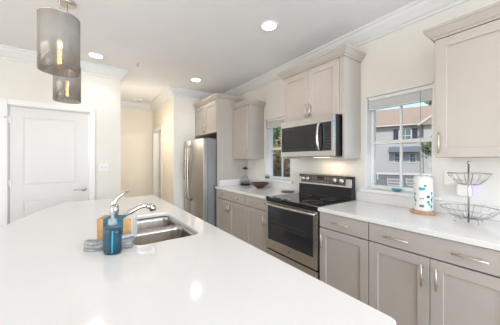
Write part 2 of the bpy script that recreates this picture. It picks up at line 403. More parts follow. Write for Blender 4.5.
def blind(y0, y1, label):
    t = thing('window_blind', (XW+.05, (y0+y1)/2, WZ1-.013), label, 'blind', None)
    ya, yb = y0+.016, y1-.016
    MB().box(XW+.03, XW+.07, ya, yb, WZ1-.05, WZ1-.013).build('headrail', 'trim', t, bevel=.003)
    s = MB()
    for i in range(9):
        z = WZ1-.056-i*.0085; o = (.004 if i % 2 else 0)+random.uniform(-.001, .001)
        s.box(XW+.024+o, XW+.075+o, ya+.004, yb-.004, z-.0078, z)
    s.build('slat', 'blind', t)['kind'] = 'stuff'
    MB().box(XW+.026, XW+.074, ya, yb, WZ1-.147, WZ1-.134).build('bottom_rail', 'trim', t, bevel=.003)
    MB().cyl((XW+.022, ya+.09, WZ1-.05), (XW+.022, ya+.09, 1.22), .0022, 6).build('pull_cord', 'greyplastic', t)
    return t
blind(W1[0], W1[1], 'white slatted blind drawn up in the window facing the grey house')
blind(W2[0], W2[1], 'white slatted blind drawn up in the window beside the microwave')

# ================================================================ CABINETS
SG = .003
def bar_handle(parent, p, length, axis, mat='nickel', out=.032, r=.0058):
    """bar pull on a front facing -x; p = centre on the front surface"""
    x, y, z = p; h = length/2; m = MB()
    if axis == 'y':
        m.cyl((x-out, y-h, z), (x-out, y+h, z), r, 10)
        for s in (-1, 1): m.cyl((x, y+s*h*.6, z), (x-out, y+s*h*.6, z), r*.8, 8)
    else:
        m.cyl((x-out, y, z-h), (x-out, y, z+h), r, 10)
        for s in (-1, 1): m.cyl((x, y, z+s*h*.6), (x-out, y, z+s*h*.6), r*.8, 8)
    return m.build('handle', mat, parent)
def shaker(parent, xf, y0, y1, z0, z1, name='door', fw=.066):
    """door with a recessed centre panel; xf = plane of the door's outer face, thickness .02"""
    m = MB(); t = .02
    m.box(xf, xf+t, y0, y0+fw, z0, z1).box(xf, xf+t, y1-fw, y1, z0, z1).box(xf, xf+t, y0+fw, y1-fw, z0, z0+fw).box(xf, xf+t, y0+fw, y1-fw, z1-fw, z1)
    d = m.build(name, 'cab', parent, bevel=.0015, seg=1)
    MB().box(xf+.010, xf+t-.002, y0+fw-.001, y1-fw+.001, z0+fw-.001, z1-fw+.001).build('centre_panel', 'cab', d)
    return d
FX = 1.776      # plane of base door faces
def base_cabinet(y0, y1, doors, drawer_handles, door_handles, label):
    t = thing('base_cabinet', (2.1, (y0+y1)/2, 0), label, 'cabinet')
    bx = FX+.021
    MB().box(bx, XW-.002, y0+.001, y1-.001, .105, .878).build('body', 'cab', t)
    # thin dark sheet, painted in place of shade between the fronts
    MB().box(bx-.0012, bx-.0004, y0+.001, y1-.001, .11, .876).build('front_gap_shade', 'gap', t)
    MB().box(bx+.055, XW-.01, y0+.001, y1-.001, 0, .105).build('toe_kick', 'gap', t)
    d = MB().box(FX, FX+.0195, y0+SG, y1-SG, .737, .872).build('drawer', 'cab', t, bevel=.002, seg=1)
    for yy in drawer_handles: bar_handle(d, (FX, yy, .805), .155, 'y')
    n = doors; wd = (y1-y0-2*SG-(n-1)*.004)/n
    for i in range(n):
        a = y0+SG+i*(wd+.004)
        dd_ = shaker(t, FX, a, a+wd, .115, .728)
        for yy in door_handles:
            if a < yy < a+wd: bar_handle(dd_, (FX, yy, .62), .14, 'z')
    return t
base_cabinet(.137, .915, 2, [.715, .335], [.563, .487], 'wide greige base cabinet with two doors below the wire fruit stand')
base_cabinet(.915, 1.374, 1, [1.145], [1.335], 'narrow greige base cabinet directly right of the oven')
base_cabinet(-.62, .137, 2, [-.05, -.43], [-.20, -.28], 'greige base cabinet at the near end of the right-hand run, out of frame')
base_cabinet(2.144, 2.61, 1, [2.377], [2.185], 'single-door greige base cabinet directly left of the oven')
base_cabinet(2.61, 3.463, 2, [3.25, 2.83], [3.075, 3.0], 'two-door greige base cabinet beside the fridge panel')

# worktops
def worktop(y0, y1, label, endsplash=False):
    t = thing('worktop', (2.1, (y0+y1)/2, .88), label, 'worktop')
    MB().box(1.755, XW-.001, y0, y1, .88, .915).build('slab', 'quartz', t, bevel=.003)
    MB().box(XW-.021, XW-.001, y0, y1, .9152, 1.0155).build('backsplash', 'quartz', t, bevel=.002)
    if endsplash: MB().box(1.83, XW-.022, y1-.02, y1, .9152, 1.0155).build('backsplash', 'quartz', t, bevel=.002)
worktop(-.62, 1.376, 'white quartz worktop holding the wire fruit stand and paper towel roll')
worktop(2.140, 3.469, 'white quartz worktop holding the dark wooden bowl', True)

# upper cabinets
UX = 2.10       # door plane of uppers
ucrown = lambda z: [(0, z), (-.012, z), (-.014, z+.012), (-.026, z+.02), (-.045, z+.045), (-.055, z+.06), (-.062, z+.064), (-.062, z+.082), (0, z+.082)]
def upper(y0, y1, xf, z0, z1, zc, ndoors, hz, handles, label, door_z=None, side_z=None, near_side=True, name='wall_cabinet', far_side=True, xback=XW, stile=.0):
    t = thing(name, (xf, (y0+y1)/2, z0), label, 'cabinet')
    bx = xf+.021; dz0, dz1 = door_z or (z0, z1)
    MB().box(bx, xback-.001, y0, y1, dz0, z1+.06).build('body', 'cab', t)
    ya, yb = y0+.004+stile, y1-.004-stile*.4
    MB().box(bx-.0012, bx-.0004, ya, yb, dz0+.002, z1).build('front_gap_shade', 'gap', t)  # dark sheet standing in for shade around the doors
    wd = (yb-ya-(ndoors-1)*.004)/ndoors
    for i in range(ndoors):
        a = ya+i*(wd+.004)
        d = shaker(t, xf, a, a+wd, dz0+.003, zc-.01 if zc < z1 else z1)
        for yy in handles:
            if a < yy < a+wd: bar_handle(d, (xf, yy, hz), .15, 'z')
    if side_z is not None:
        MB().box(bx, xback-.001, y0, y0+.02, side_z, dz0-.0003).build('side_panel', 'cab', t); MB().box(bx, xback-.001, y1-.02, y1, side_z, dz0-.0003).build('side_panel', 'cab', t)
    path = [(xback-.001, y0), (bx, y0), (bx, y1), (xback-.001, y1)]
    if not near_side: path = path[1:]
    if not far_side: path = path[:-1]
    MB().sweep(path, [(-o, z) for o, z in ucrown(zc)]).build('crown', 'cab', t)
    return t
upper(-.30, .593, UX, 1.372, 2.27, 2.245, 2, 1.478, [.562], 'greige wall cabinet right of the window, above the wire fruit stand', far_side=True, near_side=True)
upper(3.003, 3.466, UX, 1.372, 2.255, 2.235, 1, 1.478, [3.04], 'small greige wall cabinet between the fridge panel and a window', far_side=False)
upper(1.337, 2.20, UX, 1.372, 2.43, 2.41, 2, 1.925, [1.80, 1.74], 'tall greige wall cabinet above the microwave', door_z=(1.825, 2.43), side_z=1.372, stile=.05)
# fridge surround: over-fridge cabinet with full-height panels
t = upper(3.49, 4.452, 1.80, 1.83, 2.43, 2.39, 2, 1.93, [4.01, 3.93], 'greige cabinet over the fridge with full-height side panels', far_side=False, name='fridge_cabinet', stile=.012)
for a in (3.47, 4.433):
    MB().box(1.80, XW-.001, a, a+.019, 0, 1.83 if a > 4 else 2.39).build('side_panel', 'cab', t)

# ================================================================ FRIDGE
t = thing('fridge', (2.0, 3.98, 0), 'stainless side-by-side fridge with ice dispenser in its cabinet surround', 'fridge')
fy0, fy1, fs = 3.525, 4.42, 4.085
MB().box(1.655, 2.38, fy0, fy1, .03, 1.70).build('body', 'grey_side', t, bevel=.004)
MB().box(1.67, 2.3, fy0+.03, fy1-.03, 0, .03).build('toe_grille', 'black', t)
def fdoor(a, b):
    # gently bowed front
    n = 8; poly = [(1.65, a)]+[(1.575-.018*math.sin(PI*i/n), a+(b-a)*i/n) for i in range(n+1)]+[(1.65, b)]
    return MB().prism(poly, 'z', .09, 1.715).build('door', 'steelv', t, bevel=.004)
d1 = fdoor(fy0, fs-.004); d2 = fdoor(fs+.004, fy1)
for d, yy in ((d1, fs-.055), (d2, fs+.055)):
    pts = [(1.56, yy, .62), (1.52, yy, .66)]+[(1.50-.012*math.sin(PI*i/8), yy, .70+.84*i/8) for i in range(9)]+[(1.52, yy, 1.58), (1.56, yy, 1.62)]
    MB().tube(pts, .014, 10).build('handle', 'nickel', d)
yc = (fs+fy1)/2+.02
ds = MB().box(1.548, 1.575, yc-.10, yc+.10, .98, 1.36).build('dispenser', 'black', d2, bevel=.006)
MB().box(1.545, 1.556, yc-.085, yc+.085, 1.27, 1.34).build('dispenser_panel', 'panelgrey', d2)
for a in (fy0+.02, fy1-.10): MB().box(1.70, 1.78, a, a+.08, 1.70, 1.72).build('hinge_cover', 'grey_side', t)

# ================================================================ RANGE
ry0, ry1 = 1.384, 2.134
t = thing('kitchen_range', (2.05, (ry0+ry1)/2, 0), 'stainless steel electric range with black glass cooktop and oven door', 'oven')
MB().box(1.79, 2.40, ry0, ry1, .06, .893).build('body', 'black', t)
MB().box(1.752, 2.33, ry0-.003, ry1+.003, .893, .918).build('cooktop', 'blackglass', t, bevel=.004)
MB().box(1.765, 1.79, ry0, ry1, .868, .893).build('vent_strip', 'black', t)
for cx, cy, r in ((1.93, 1.58, .10), (1.93, 1.94, .085), (2.19, 1.58, .075), (2.19, 1.94, .095)):
    MB().lathe([(r, .9183), (r+.003, .9184), (r+.003, .9183)], cx, cy, 0, 40, closed=True).lathe([(r*.65, .9183), (r*.65+.0015, .9184), (r*.65+.0015, .9183)], cx, cy, 0, 40, closed=True).build('burner_ring', 'print', t)
od = MB(); wy0, wy1, wz0, wz1 = ry0+.05, ry1-.035, .425, .845
od.box(1.758, 1.79, ry0+.003, wy0, .318, .866).box(1.758, 1.79, wy1, ry1-.003, .318, .866).box(1.758, 1.79, wy0, wy1, .318, wz0).box(1.758, 1.79, wy0, wy1, wz1, .866)
od = od.build('oven_door', 'steel', t, bevel=.0015, seg=1)
MB().box(1.760, 1.785, wy0, wy1, wz0, wz1).build('window', 'ovenglass', od)
# rack rails faintly visible through the glass
MB().box(1.7588, 1.7602, wy0+.09, wy1-.03, .60, .604).box(1.7588, 1.7602, wy0+.09, wy1-.03, .645, .648).build('rack_line', 'panelgrey', od)
pts = []
for i in range(15):
    f = i/14; pts.append((1.722-.020*math.sin(PI*f), ry0+.02+(ry1-ry0-.04)*f, .845))
MB().tube([(1.76, ry0+.02, .845)]+pts+[(1.76, ry1-.02, .845)], .0125, 10).build('handle', 'steel', od)
lg = MB().lathe([(.0001, 0), (.016, 0), (.016, .001), (.0001, .001)], 0, 0, 0, 20, 1, .45)
for v in lg.v: v.x, v.y, v.z = 1.7578-v.z, v.x+1.76, v.y+.372
lg.build('badge', 'panelgrey', od)
MB().box(1.762, 1.79, ry0+.003, ry1-.003, .085, .300).build('storage_drawer', 'steel', t, bevel=.003)
MB().box(1.80, 2.35, ry0+.02, ry1-.02, 0, .06).build('toe_kick', 'black', t)
bgp = [(2.33, .918), (2.405, .918), (2.405, 1.176), (2.335, 1.180), (2.296, 1.165), (2.285, 1.06)]
MB().prism([(2.33, .9185), (2.404, .9185), (2.404, 1.172), (2.34, 1.172)], 'y', ry0, ry1).build('backguard', 'black', t)
MB().prism([(2.325, 1.050), (2.345, 1.050), (2.365, 1.184), (2.345, 1.184)], 'y', ry0, ry1).build('control_surround', 'steel', t, bevel=.003)
def on_panel(y, f, off=0):   # f 0..1 up the sloped panel
    z = 1.050+.134*f; x = 2.325+.020*f; return (x-off, y, z)
a = on_panel(0, .15, .003); b = on_panel(0, .86, .003)
cp = MB().prism([(a[0], a[2]), (a[0]+.004, a[2]), (b[0]+.004, b[2]), (b[0], b[2])], 'y', ry0+.07, ry1-.04).build('control_panel', 'panelgrey', t)
for yy in (1.50, 1.585, 1.985, 2.055):
    p = Vector(on_panel(yy, .5, .003)); q = p+Vector((-.026, 0, .004))
    MB().tube([p, p+(q-p)*.3, q], [.026, .021, .019], 16).build('knob', 'knob', cp)
a = on_panel(0, .50, .0045); b = on_panel(0, .78, .0045)
MB().prism([(a[0], a[2]), (a[0]+.004, a[2]), (b[0]+.004, b[2]), (b[0], b[2])], 'y', 1.74, 1.83).build('clock', 'display', cp)
for i in range(7):
    for j in (0, 1):
        yy = 1.68+i*.038
        if 1.725 < yy < 1.85 and j: continue
        p = on_panel(yy, .3+.3*j, .0046); MB().box(p[0], p[0]+.002, yy-.007, yy+.007, p[2]-.003, p[2]+.003).build('button_mark', 'print', cp)

# ================================================================ MICROWAVE
my0, my1, mz0, mz1 = 1.374, 2.136, 1.395, 1.815
t = thing('microwave', (2.2, 1.755, mz0), 'stainless over-the-range microwave mounted under the tall wall cabinet', 'microwave')
MB().box(2.03, 2.425, my0, my1, mz0+.004, mz1).build('body', 'black', t)
fr = MB(); bz0, bz1 = 1.452, 1.745; cy = 1.52
fr.box(2.0, 2.03, my0, my1, mz0, bz0).box(2.0, 2.03, my0, my1, bz1, mz1).box(2.0, 2.03, my0, my0+.03, bz0, bz1).box(2.0, 2.03, my1-.014, my1, bz0, bz1)
dd2 = fr.build('front_frame', 'steel', t, bevel=.0015, seg=1)
MB().box(2.002, 2.028, cy, my1-.014, bz0, bz1).build('door_glass', 'blackglass', t)
MB().box(2.0008, 2.0022, cy+.045, my1-.05, bz0+.035, bz1-.035).build('viewing_window', 'mwglass', t)
cpn = MB().box(2.002, 2.028, my0+.03, cy-.004, bz0, bz1).build('control_panel', 'blackglass', t)
MB().box(2.0006, 2.0022, 1.425, 1.487, 1.675, 1.705).build('display', 'display', cpn)
for i in range(5):
    for j in range(3): MB().box(2.0008, 2.0022, 1.428+j*.022, 1.438+j*.022, 1.49+i*.030, 1.495+i*.030).build('button_mark', 'panelgrey', cpn)
hy = cy+.018
MB().tube([(2.005, hy, 1.455), (1.975, hy, 1.47)]+[(1.962-.012*math.sin(PI*i/6), hy, 1.49+.215*i/6) for i in range(7)]+[(1.975, hy, 1.725), (2.005, hy, 1.742)], .0125, 10).build('handle', 'chrome', t)
MB().box(2.05, 2.40, my0+.05, my1-.05, mz0-.008, mz0+.004).build('underside', 'grey_side', t)
MB().box(2.06, 2.16, 1.86, 2.08, mz0-.022, mz0-.008).build('grease_filter', 'greyplastic', t)
MB().box(2.26, 2.34, 1.66, 1.84, mz0-.011, mz0-.008).build('task_lens', emission('task_lens_glow', (1, .8, .55), 3), t)
light('microwave_task_lamp', 'AREA', (2.31, 1.62, mz0-.02), (0, math.radians(14), 0), .5, (1, .80, .55), shape='RECTANGLE', size=.08, size_y=.2)

# ================================================================ ISLAND
t = thing('kitchen_island', (.15, 1.66, 0), 'large kitchen island with a white quartz top and bowed seating edge', 'kitchen island')
yi0, yi1, xr = .277, 3.065, .70
outer = []
r = .02
for cx_, cy_, a0 in ((xr-r, yi0+r, -PI/2), (xr-r, yi1-r, 0)):
    for i in range(6):
        a = a0+PI/2*i/5; outer.append((cx_+r*math.cos(a), cy_+r*math.sin(a)))
xe = lambda y: -.492+.163*(y-1.665)**2
ys = [yi1-(yi1-yi0)*i/28 for i in range(29)]
outer += [(xe(y), y) for y in ys]
SX0, SX1, SY0, SYM, SY1 = .205, .560, 1.295, 1.665, 2.0
slab2d('countertop', outer, [rrect(SX0, SX1, SY0, SY1, .045)[::-1]], .884, .914, 'quartz', t, bevel=.003)
bb = MB().box(.0, .04, .33, 3.01, .10, .877).box(.62, .66, .33, 3.01, .10, .877).box(.04, .62, .33, .37, .10, .877).box(.04, .62, 2.97, 3.01, .10, .877)
bb.build('body', 'cab', t)
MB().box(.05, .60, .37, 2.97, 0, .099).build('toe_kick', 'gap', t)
for i in range(4):
    a = .335+i*.67
    d = MB().box(.661, .68, a, a+.662, .11, .87).build('door', 'cab', t, bevel=.002, seg=1)
    bar_h = MB().cyl((.711, a+.05, .72), (.711, a+.05, .86), .0058, 8).cyl((.68, a+.05, .745), (.711, a+.05, .745), .0045, 8).cyl((.68, a+.05, .835), (.711, a+.05, .835), .0045, 8)
    bar_h.build('handle', 'nickel', d)

# sink
t = thing('kitchen_sink', (.38, 1.64, .70), 'undermount stainless double-bowl sink set in the island top', 'sink')
def bowl_mesh(x0, x1, y0, y1, z1, depth, r=.05):
    m = MB(); rings = []
    for (ins, z, rr) in ((0, z1, r), (.004, z1-.03, r), (.012, z1-depth+.04, r), (.022, z1-depth+.012, r), (.045, z1-depth, r), (.12, z1-depth-.004, .03)):
        rings.append([(x, y, z) for x, y in rrect(x0+ins, x1-ins, y0+ins, y1-ins, max(.01, rr-ins*.3))])
    n = len(rings[0]); vs = [p for rg in rings for p in rg]; fs = []
    for i in range(len(rings)-1):
        for k in range(n): k2 = (k+1) % n; fs.append((i*n+k, i*n+k2, (i+1)*n+k2, (i+1)*n+k))
    fs.append(tuple((len(rings)-1)*n+k for k in range(n)))
    m.add(vs, fs, True); return m
zt = .8835
for a, b, dp in ((SY0-.006, SYM-.009, .19), (SYM+.009, SY1+.006, .20)):
    bw = bowl_mesh(SX0-.006, SX1+.006, a, b, zt, dp).build('bowl', 'sink', t)
    sm_ = bw.modifiers.new('solid', 'SOLIDIFY'); sm_.thickness = .0015; sm_.offset = 0
    cx_, cy_ = (SX0+SX1)/2, (a+b)/2
    MB().lathe([(.0001, .003), (.018, .002), (.03, .003), (.042, .006), (.045, .004), (.045, .0)], cx_, cy_, zt-dp-.004, 24).build('drain', 'chrome', bw)
slab2d('rim', rrect(SX0-.03, SX1+.03, SY0-.03, SY1+.03, .05), [rrect(SX0-.007, SX1+.007, SY0-.007, SYM-.008, .05)[::-1], rrect(SX0-.007, SX1+.007, SYM+.008, SY1+.007, .05)[::-1]], .8800, .8838, 'sink', t, bevel=.001)
MB().tube([(SX0-.002, SYM, .876), (SX1+.002, SYM, .876)], .009, 10).build('divider', 'sink', t)

# faucet
t = thing('kitchen_faucet', (.14, 1.60, .914), 'chrome single-lever pull-out faucet at the edge of the sink', 'faucet')
bx_, by_ = .14, 1.60; z = .914
MB().lathe([(.0001, 0), (.030, 0), (.030, .006), (.024, .014), (.0225, .03), (.0225, .115), (.0245, .125), (.0245, .150), (.020, .168), (.0001, .176)], bx_, by_, z, 24).build('base', 'chrome', t)
sp = [(bx_+.005, by_, z+.055), (bx_+.04, by_-.002, z+.085), (bx_+.09, by_-.004, z+.120), (bx_+.13, by_-.006, z+.142), (bx_+.165, by_-.008, z+.150), (bx_+.185, by_-.009, z+.146)]
MB().tube(sp, [.017, .016, .0145, .014, .0145, .016], 14).build('spout', 'chrome', t)
MB().tube([(bx_+.180, by_-.009, z+.148), (bx_+.202, by_-.010, z+.140), (bx_+.215, by_-.011, z+.127), (bx_+.217, by_-.011, z+.112)], [.016, .021, .022, .019], 14).build('spray_head', 'chrome', t)
MB().tube([(bx_-.002, by_, z+.160), (bx_-.004, by_, z+.183), (bx_+.01, by_, z+.208), (bx_+.038, by_-.001, z+.232), (bx_+.075, by_-.002, z+.248)], [.018, .0165, .012, .0085, .0055], 12).build('lever', 'chrome', t)

# ================================================================ ISLAND ITEMS
# soap bottle
px, py = .102, 1.262; z = .9145
rz = -math.radians(33)
t = thing('soap_bottle', (px, py, z), 'clear pump bottle of teal blue dish soap beside the sink', 'soap bottle')
P = [(.0001, 0), (.040, 0), (.046, .006), (.047, .02), (.047, .100), (.044, .118), (.030, .132), (.016, .138), (.014, .150)]
MB().lathe([(a*.93, b*.96+.003) for a, b in P[:6]]+[(.038, .120), (.0001, .120)], px, py, z, 32, .92, .62, rotz=rz).build('liquid', principled('teal_soap', (.0015, .07, .125), .35, spec=.15, noise_amt=.55, noise_scale=3, stretch=(1, 1, 22)), t)
MB().lathe(P, px, py, z, 32, .92, .62, rotz=rz).build('bottle_body', 'clearjar', t)
MB().cyl((px-.004, py-.0282, z+.01), (px-.002, py-.0275, z+.112), .0035).build('dip_tube', 'tube', t)
MB().lathe([(.0001, .136), (.018, .136), (.019, .140), (.019, .158), (.014, .163), (.007, .166), (.007, .185), (.012, .187), (.012, .196), (.0001, .199)], px, py, z, 20).build('pump', 'plasticclear', t)
MB().tube([(px, py, z+.192), (px-.018, py+.004, z+.193), (px-.034, py+.008, z+.188)], [.006, .0055, .004], 8).build('nozzle', 'plasticclear', t)
# box with blue front
def rotz_mb(m, c, a):
    for v in m.v:
        dx, dy = v.x-c[0], v.y-c[1]; v.x, v.y = c[0]+dx*math.cos(a)-dy*math.sin(a), c[1]+dx*math.sin(a)+dy*math.cos(a)
    return m
c = (.146, 1.475); a = -math.radians(26); z = .915
t = thing('cardboard_box', (c[0], c[1], z), 'small box with tan ends and a blue middle behind the soap bottle', 'box')
hw_ = .086; dp_ = .048
rotz_mb(MB().box(c[0]-hw_, c[0]+hw_, c[1]-dp_+.001, c[1]+dp_, z, z+.122), c, a).build('carton', 'whitecard', t)
rotz_mb(MB().box(c[0]-hw_, c[0]-hw_+.030, c[1]-dp_-.001, c[1]+dp_, z+.001, z+.1235), c, a).build('tan_end', 'tan', t)
rotz_mb(MB().box(c[0]+hw_-.042, c[0]+hw_-.002, c[1]-dp_-.001, c[1]-dp_+.002, z+.001, z+.1225), c, a).build('tan_end', 'tan', t)
rotz_mb(MB().box(c[0]-hw_+.030, c[0]+hw_-.042, c[1]-dp_-.0006, c[1]+dp_-.002, z+.001, z+.1228), c, a).build('blue_panel', 'bluecard', t)
# folded towel: layered rolls
def towel(name, cx_, cy_, L, W, z, layers, rot, mat, parent, seed):
    m = MB(); th = .0105; path = []
    for k in range(layers):
        zz = z+th*.62+k*th*1.05; xs = [-W/2+W*i/8 for i in range(9)]
        if k % 2: xs = xs[::-1]
        for x in xs: path.append((x, zz))
        if k < layers-1:
            sgn = 1 if k % 2 == 0 else -1
            path.append((sgn*(W/2+th*.4), zz+th*.5))
    n = 26; vs = []; fs = []; K = len(path); h = th*.46
    # offset both sides to give thickness
    top, bot = [], []
    for i, (x, zz) in enumerate(path):
        x2, z2 = path[min(i+1, K-1)]; x1_, z1_ = path[max(i-1, 0)]
        d = Vector((x2-x1_, z2-z1_)).normalized(); nn = Vector((-d.y, d.x))*h
        top.append((x+nn.x, zz+nn.y)); bot.append((x-nn.x, zz-nn.y))
    ring = top+bot[::-1]; R = len(ring)
    for i in range(n+1):
        l = -L/2+L*i/n; e = 1-.25*abs(2*i/n-1)**6
        for x, zz in ring:
            q = noise.noise(Vector((l*16, x*30, seed+zz*80)))
            w_ = noise.noise(Vector((l*9, seed, 3)))
            X, Y = l+.006*q, x*e+.014*w_+.008*q
            Z = z+(zz-z)*(1+.25*w_)+max(0, .007*q)
            vs.append((cx_+X*math.cos(rot)-Y*math.sin(rot), cy_+X*math.sin(rot)+Y*math.cos(rot), max(z+.0005, Z)))
    for i in range(n):
        for k in range(R): k2 = (k+1) % R; fs.append((i*R+k, i*R+k2, (i+1)*R+k2, (i+1)*R+k))
    fs.append(tuple(range(R))[::-1]); fs.append(tuple(n*R+k for k in range(R)))
    m.add(vs, fs, True); return m.build(name, mat, parent)
t = thing('folded_towel', (.09, 1.36, .9145), 'grey folded dish towel lying behind the soap bottle', 'towel')
towel('cloth', .098, 1.350, .215, .058, .9145, 4, -math.radians(24), 'towel', t, 1.3)
towel('striped_edge', .168, 1.332, .085, .030, .957, 1, math.radians(14), 'stripe', t, 5.1)

# ================================================================ PENDANTS
def pendant(label):
    t = thing('pendant_light', (0, 0, 0), label, 'pendant light', 'smoked glass pendants above the island')
    R, z0, z1 = .098, 1.872, 2.187
    MB().lathe([(R, z0), (R, z1), (R-.004, z1), (R-.004, z0)], 0, 0, 0, 48, closed=True).build('glass_shade', 'smoke', t)
    MB().lathe([(R+.0015, z1-.004), (R+.0015, z1+.003), (R-.006, z1+.003), (R-.006, z1-.004)], 0, 0, 0, 48, closed=True).build('rim', 'nickel', t)
    m = MB()
    for k in range(3):
        a = 2*PI*k/3+.5; m.cyl((0, 0, z1), ((R-.004)*math.cos(a), (R-.004)*math.sin(a), z1), .003, 6)
    m.build('spider', 'nickel', t)
    MB().lathe([(.0001, z1+.015), (.010, z1+.015), (.018, z1), (.020, z1-.085), (.017, z1-.105), (.0001, z1-.105)], 0, 0, 0, 20).build('socket', 'nickel', t)
    b = MB().lathe([(.013, z1-.105), (.017, z1-.12), (.018, z1-.275), (.013, z1-.293), (.0001, z1-.298)], 0, 0, 0, 16).build('bulb', 'bulb', t)
    f = MB()
    for k in range(4):
        a = PI/2*k; f.cyl((.009*math.cos(a), .009*math.sin(a), z1-.13), (.009*math.cos(a+.5), .009*math.sin(a+.5), z1-.27), .0018, 6)
    f.build('filament', 'filament', b)
    MB().cyl((0, 0, z1+.015), (0, 0, CZ-.02), .0028, 8).build('cord', 'nickel', t)
    MB().lathe([(.0001, CZ-.022), (.060, CZ-.022), (.065, CZ-.018), (.065, CZ-.0005), (.0001, CZ-.0005)], 0, 0, 0, 32).build('canopy', 'nickel', t)
    return t
p1 = pendant('smoked glass cylinder pendant, the larger-looking one nearer the viewer'); p1.location = (-.126, 1.745, 0)
p2 = copy_tree(p1); p2.location = (-.134, 2.582, 0); p2['label'] = 'smoked glass cylinder pendant farther away, its glowing bulb showing below the nearer shade'

# ================================================================ CEILING FITTINGS
def downlight():
    t = thing('recessed_light', (0, 0, CZ), 'x', 'ceiling light', 'recessed ceiling lights')
    MB().lathe([(.072, CZ-.001), (.096, CZ-.001), (.098, CZ-.004), (.094, CZ-.008), (.074, CZ-.006), (.070, CZ-.003)], 0, 0, 0, 32, closed=True).build('trim_ring', 'trim', t)
    MB().lathe([(.0001, CZ-.0045), (.05, CZ-.0045), (.0735, CZ-.003), (.0735, CZ-.001), (.0001, CZ-.001)], 0, 0, 0, 32).build('lens', 'lens', t)
    return t
dl0 = downlight()
spots = [(.107, 3.67, 'round recessed ceiling light glowing between the pendants and the hall'),
         (1.54, 1.82, 'round recessed ceiling light in front of the oven, nearest and highest in view'),
         (1.55, 3.78, 'round recessed ceiling light in front of the fridge'),
         (.107, -.2, 'round recessed ceiling light behind the viewer over the island end'),
         (1.54, -.2, 'round recessed ceiling light behind the viewer over the aisle')]
for i, (x, y, lb) in enumerate(spots):
    o = dl0 if i == 0 else copy_tree(dl0)
    o.location = (x, y, CZ); o['label'] = lb
    s = light('downlight_lamp', 'SPOT', (x, y, CZ-.02), (0, 0, 0), 7, (1, .93, .83), spot_size=math.radians(135), spot_blend=.7, shadow_soft_size=.06)
light('hall_lamp', 'POINT', (.80, 4.9, 1.9), (0, 0, 0), 9, (1, .92, .80), shadow_soft_size=.2)
light('side_room_lamp', 'POINT', (2.3, 5.4, 2.2), (0, 0, 0), 14, (1, .92, .80), shadow_soft_size=.15)
t = thing('fire_sprinkler', (.60, 3.60, CZ), 'small metal fire sprinkler head on the kitchen ceiling', 'sprinkler')
MB().lathe([(.0001, CZ-.001), (.03, CZ-.001), (.028, CZ-.008), (.0001, CZ-.010)], .60, 3.60, 0, 20).build('escutcheon', 'plastic', t)
MB().cyl((.60, 3.60, CZ-.01), (.60, 3.60, CZ-.035), .009, 10).lathe([(.0001, CZ-.045), (.018, CZ-.045), (.018, CZ-.042), (.0001, CZ-.042)], .60, 3.60, 0, 16).cyl((.592, 3.60, CZ-.035), (.585, 3.60, CZ-.043), .002, 6).cyl((.608, 3.60, CZ-.035), (.615, 3.60, CZ-.043), .002, 6).build('sprinkler_head', 'nickel', t)
t = thing('smoke_detector', (.99, 5.75, CZ), 'round smoke detector on the hall ceiling', 'smoke detector')
MB().lathe([(.0001, CZ-.035), (.05, CZ-.035), (.065, CZ-.025), (.07, CZ-.001), (.0001, CZ-.001)], .99, 5.75, 0, 24).build('housing', 'plastic', t)
MB().lathe([(.02, CZ-.038), (.045, CZ-.036), (.045, CZ-.0345), (.02, CZ-.0345)], .99, 5.75, 0, 24, closed=True).build('vent_ring', 'greyplastic', t)

# switches and outlets
def plate(p, axis, n, label, cat, kindname, outlet=False):
    t = thing(kindname, p, label, cat); x, y, z = p; w_ = .036+.023*(n-1)*1.0+.0
    if axis == 'y':
        MB().box(x-w_, x+w_, y-.006, y, z-.058, z+.058).build('plate', 'plastic', t, bevel=.003)
        for i in range(n):
            cx_ = x+(i-(n-1)/2)*.046
            MB().box(cx_-.016, cx_+.016, y-.0085, y-.0055, z-.033, z+.033).build('rocker', 'plastic', t, bevel=.002)
            MB().box(cx_-.005, cx_+.005, y-.013, y-.008, z-.012, z+.006).build('toggle', 'greyplastic', t)
    else:
        MB().box(x-.006, x, y-w_, y+w_, z-.058, z+.058).build('plate', 'plastic', t, bevel=.003)
        for dz in (-.02, .02):
            MB().box(x-.0085, x-.0055, y-.016, y+.016, z+dz-.015, z+dz+.015).build('socket', 'plastic', t, bevel=.002)
            MB().box(x-.0092, x-.008, y-.008, y-.005, z+dz-.005, z+dz+.006).box(x-.0092, x-.008, y+.005, y+.008, z+dz-.005, z+dz+.006).build('slots', 'greyplastic', t)
    return t
plate((.215, YD, 1.245), 'y', 2, 'white double light switch plate beside the white door', 'light switch', 'light_switch')
plate((.86, YH, 1.25), 'y', 1, 'white single light switch plate on the far hall wall', 'light switch', 'light_switch')
plate((XW, .585, 1.21), 'x', 1, 'white wall outlet between the window and the wire fruit stand', 'outlet', 'wall_outlet')
plate((XW, .495, 1.125), 'x', 1, 'white wall outlet behind the plug-in night light', 'outlet', 'wall_outlet')
# plug-in night light with violet glow
t = thing('night_light', (XW-.0095, .495, 1.12), 'white plug-in air freshener with a violet glow behind the fruit stand', 'night light')
MB().prism([(XW-.052, 1.073), (XW-.0095, 1.073), (XW-.0095, 1.173), (XW-.042, 1.173), (XW-.052, 1.160)], 'y', .450, .535).build('housing', 'plastic', t, bevel=.012, seg=3)
MB().box(XW-.030, XW-.012, .444, .4505, 1.085, 1.165).build('glow_window', 'violet', t)

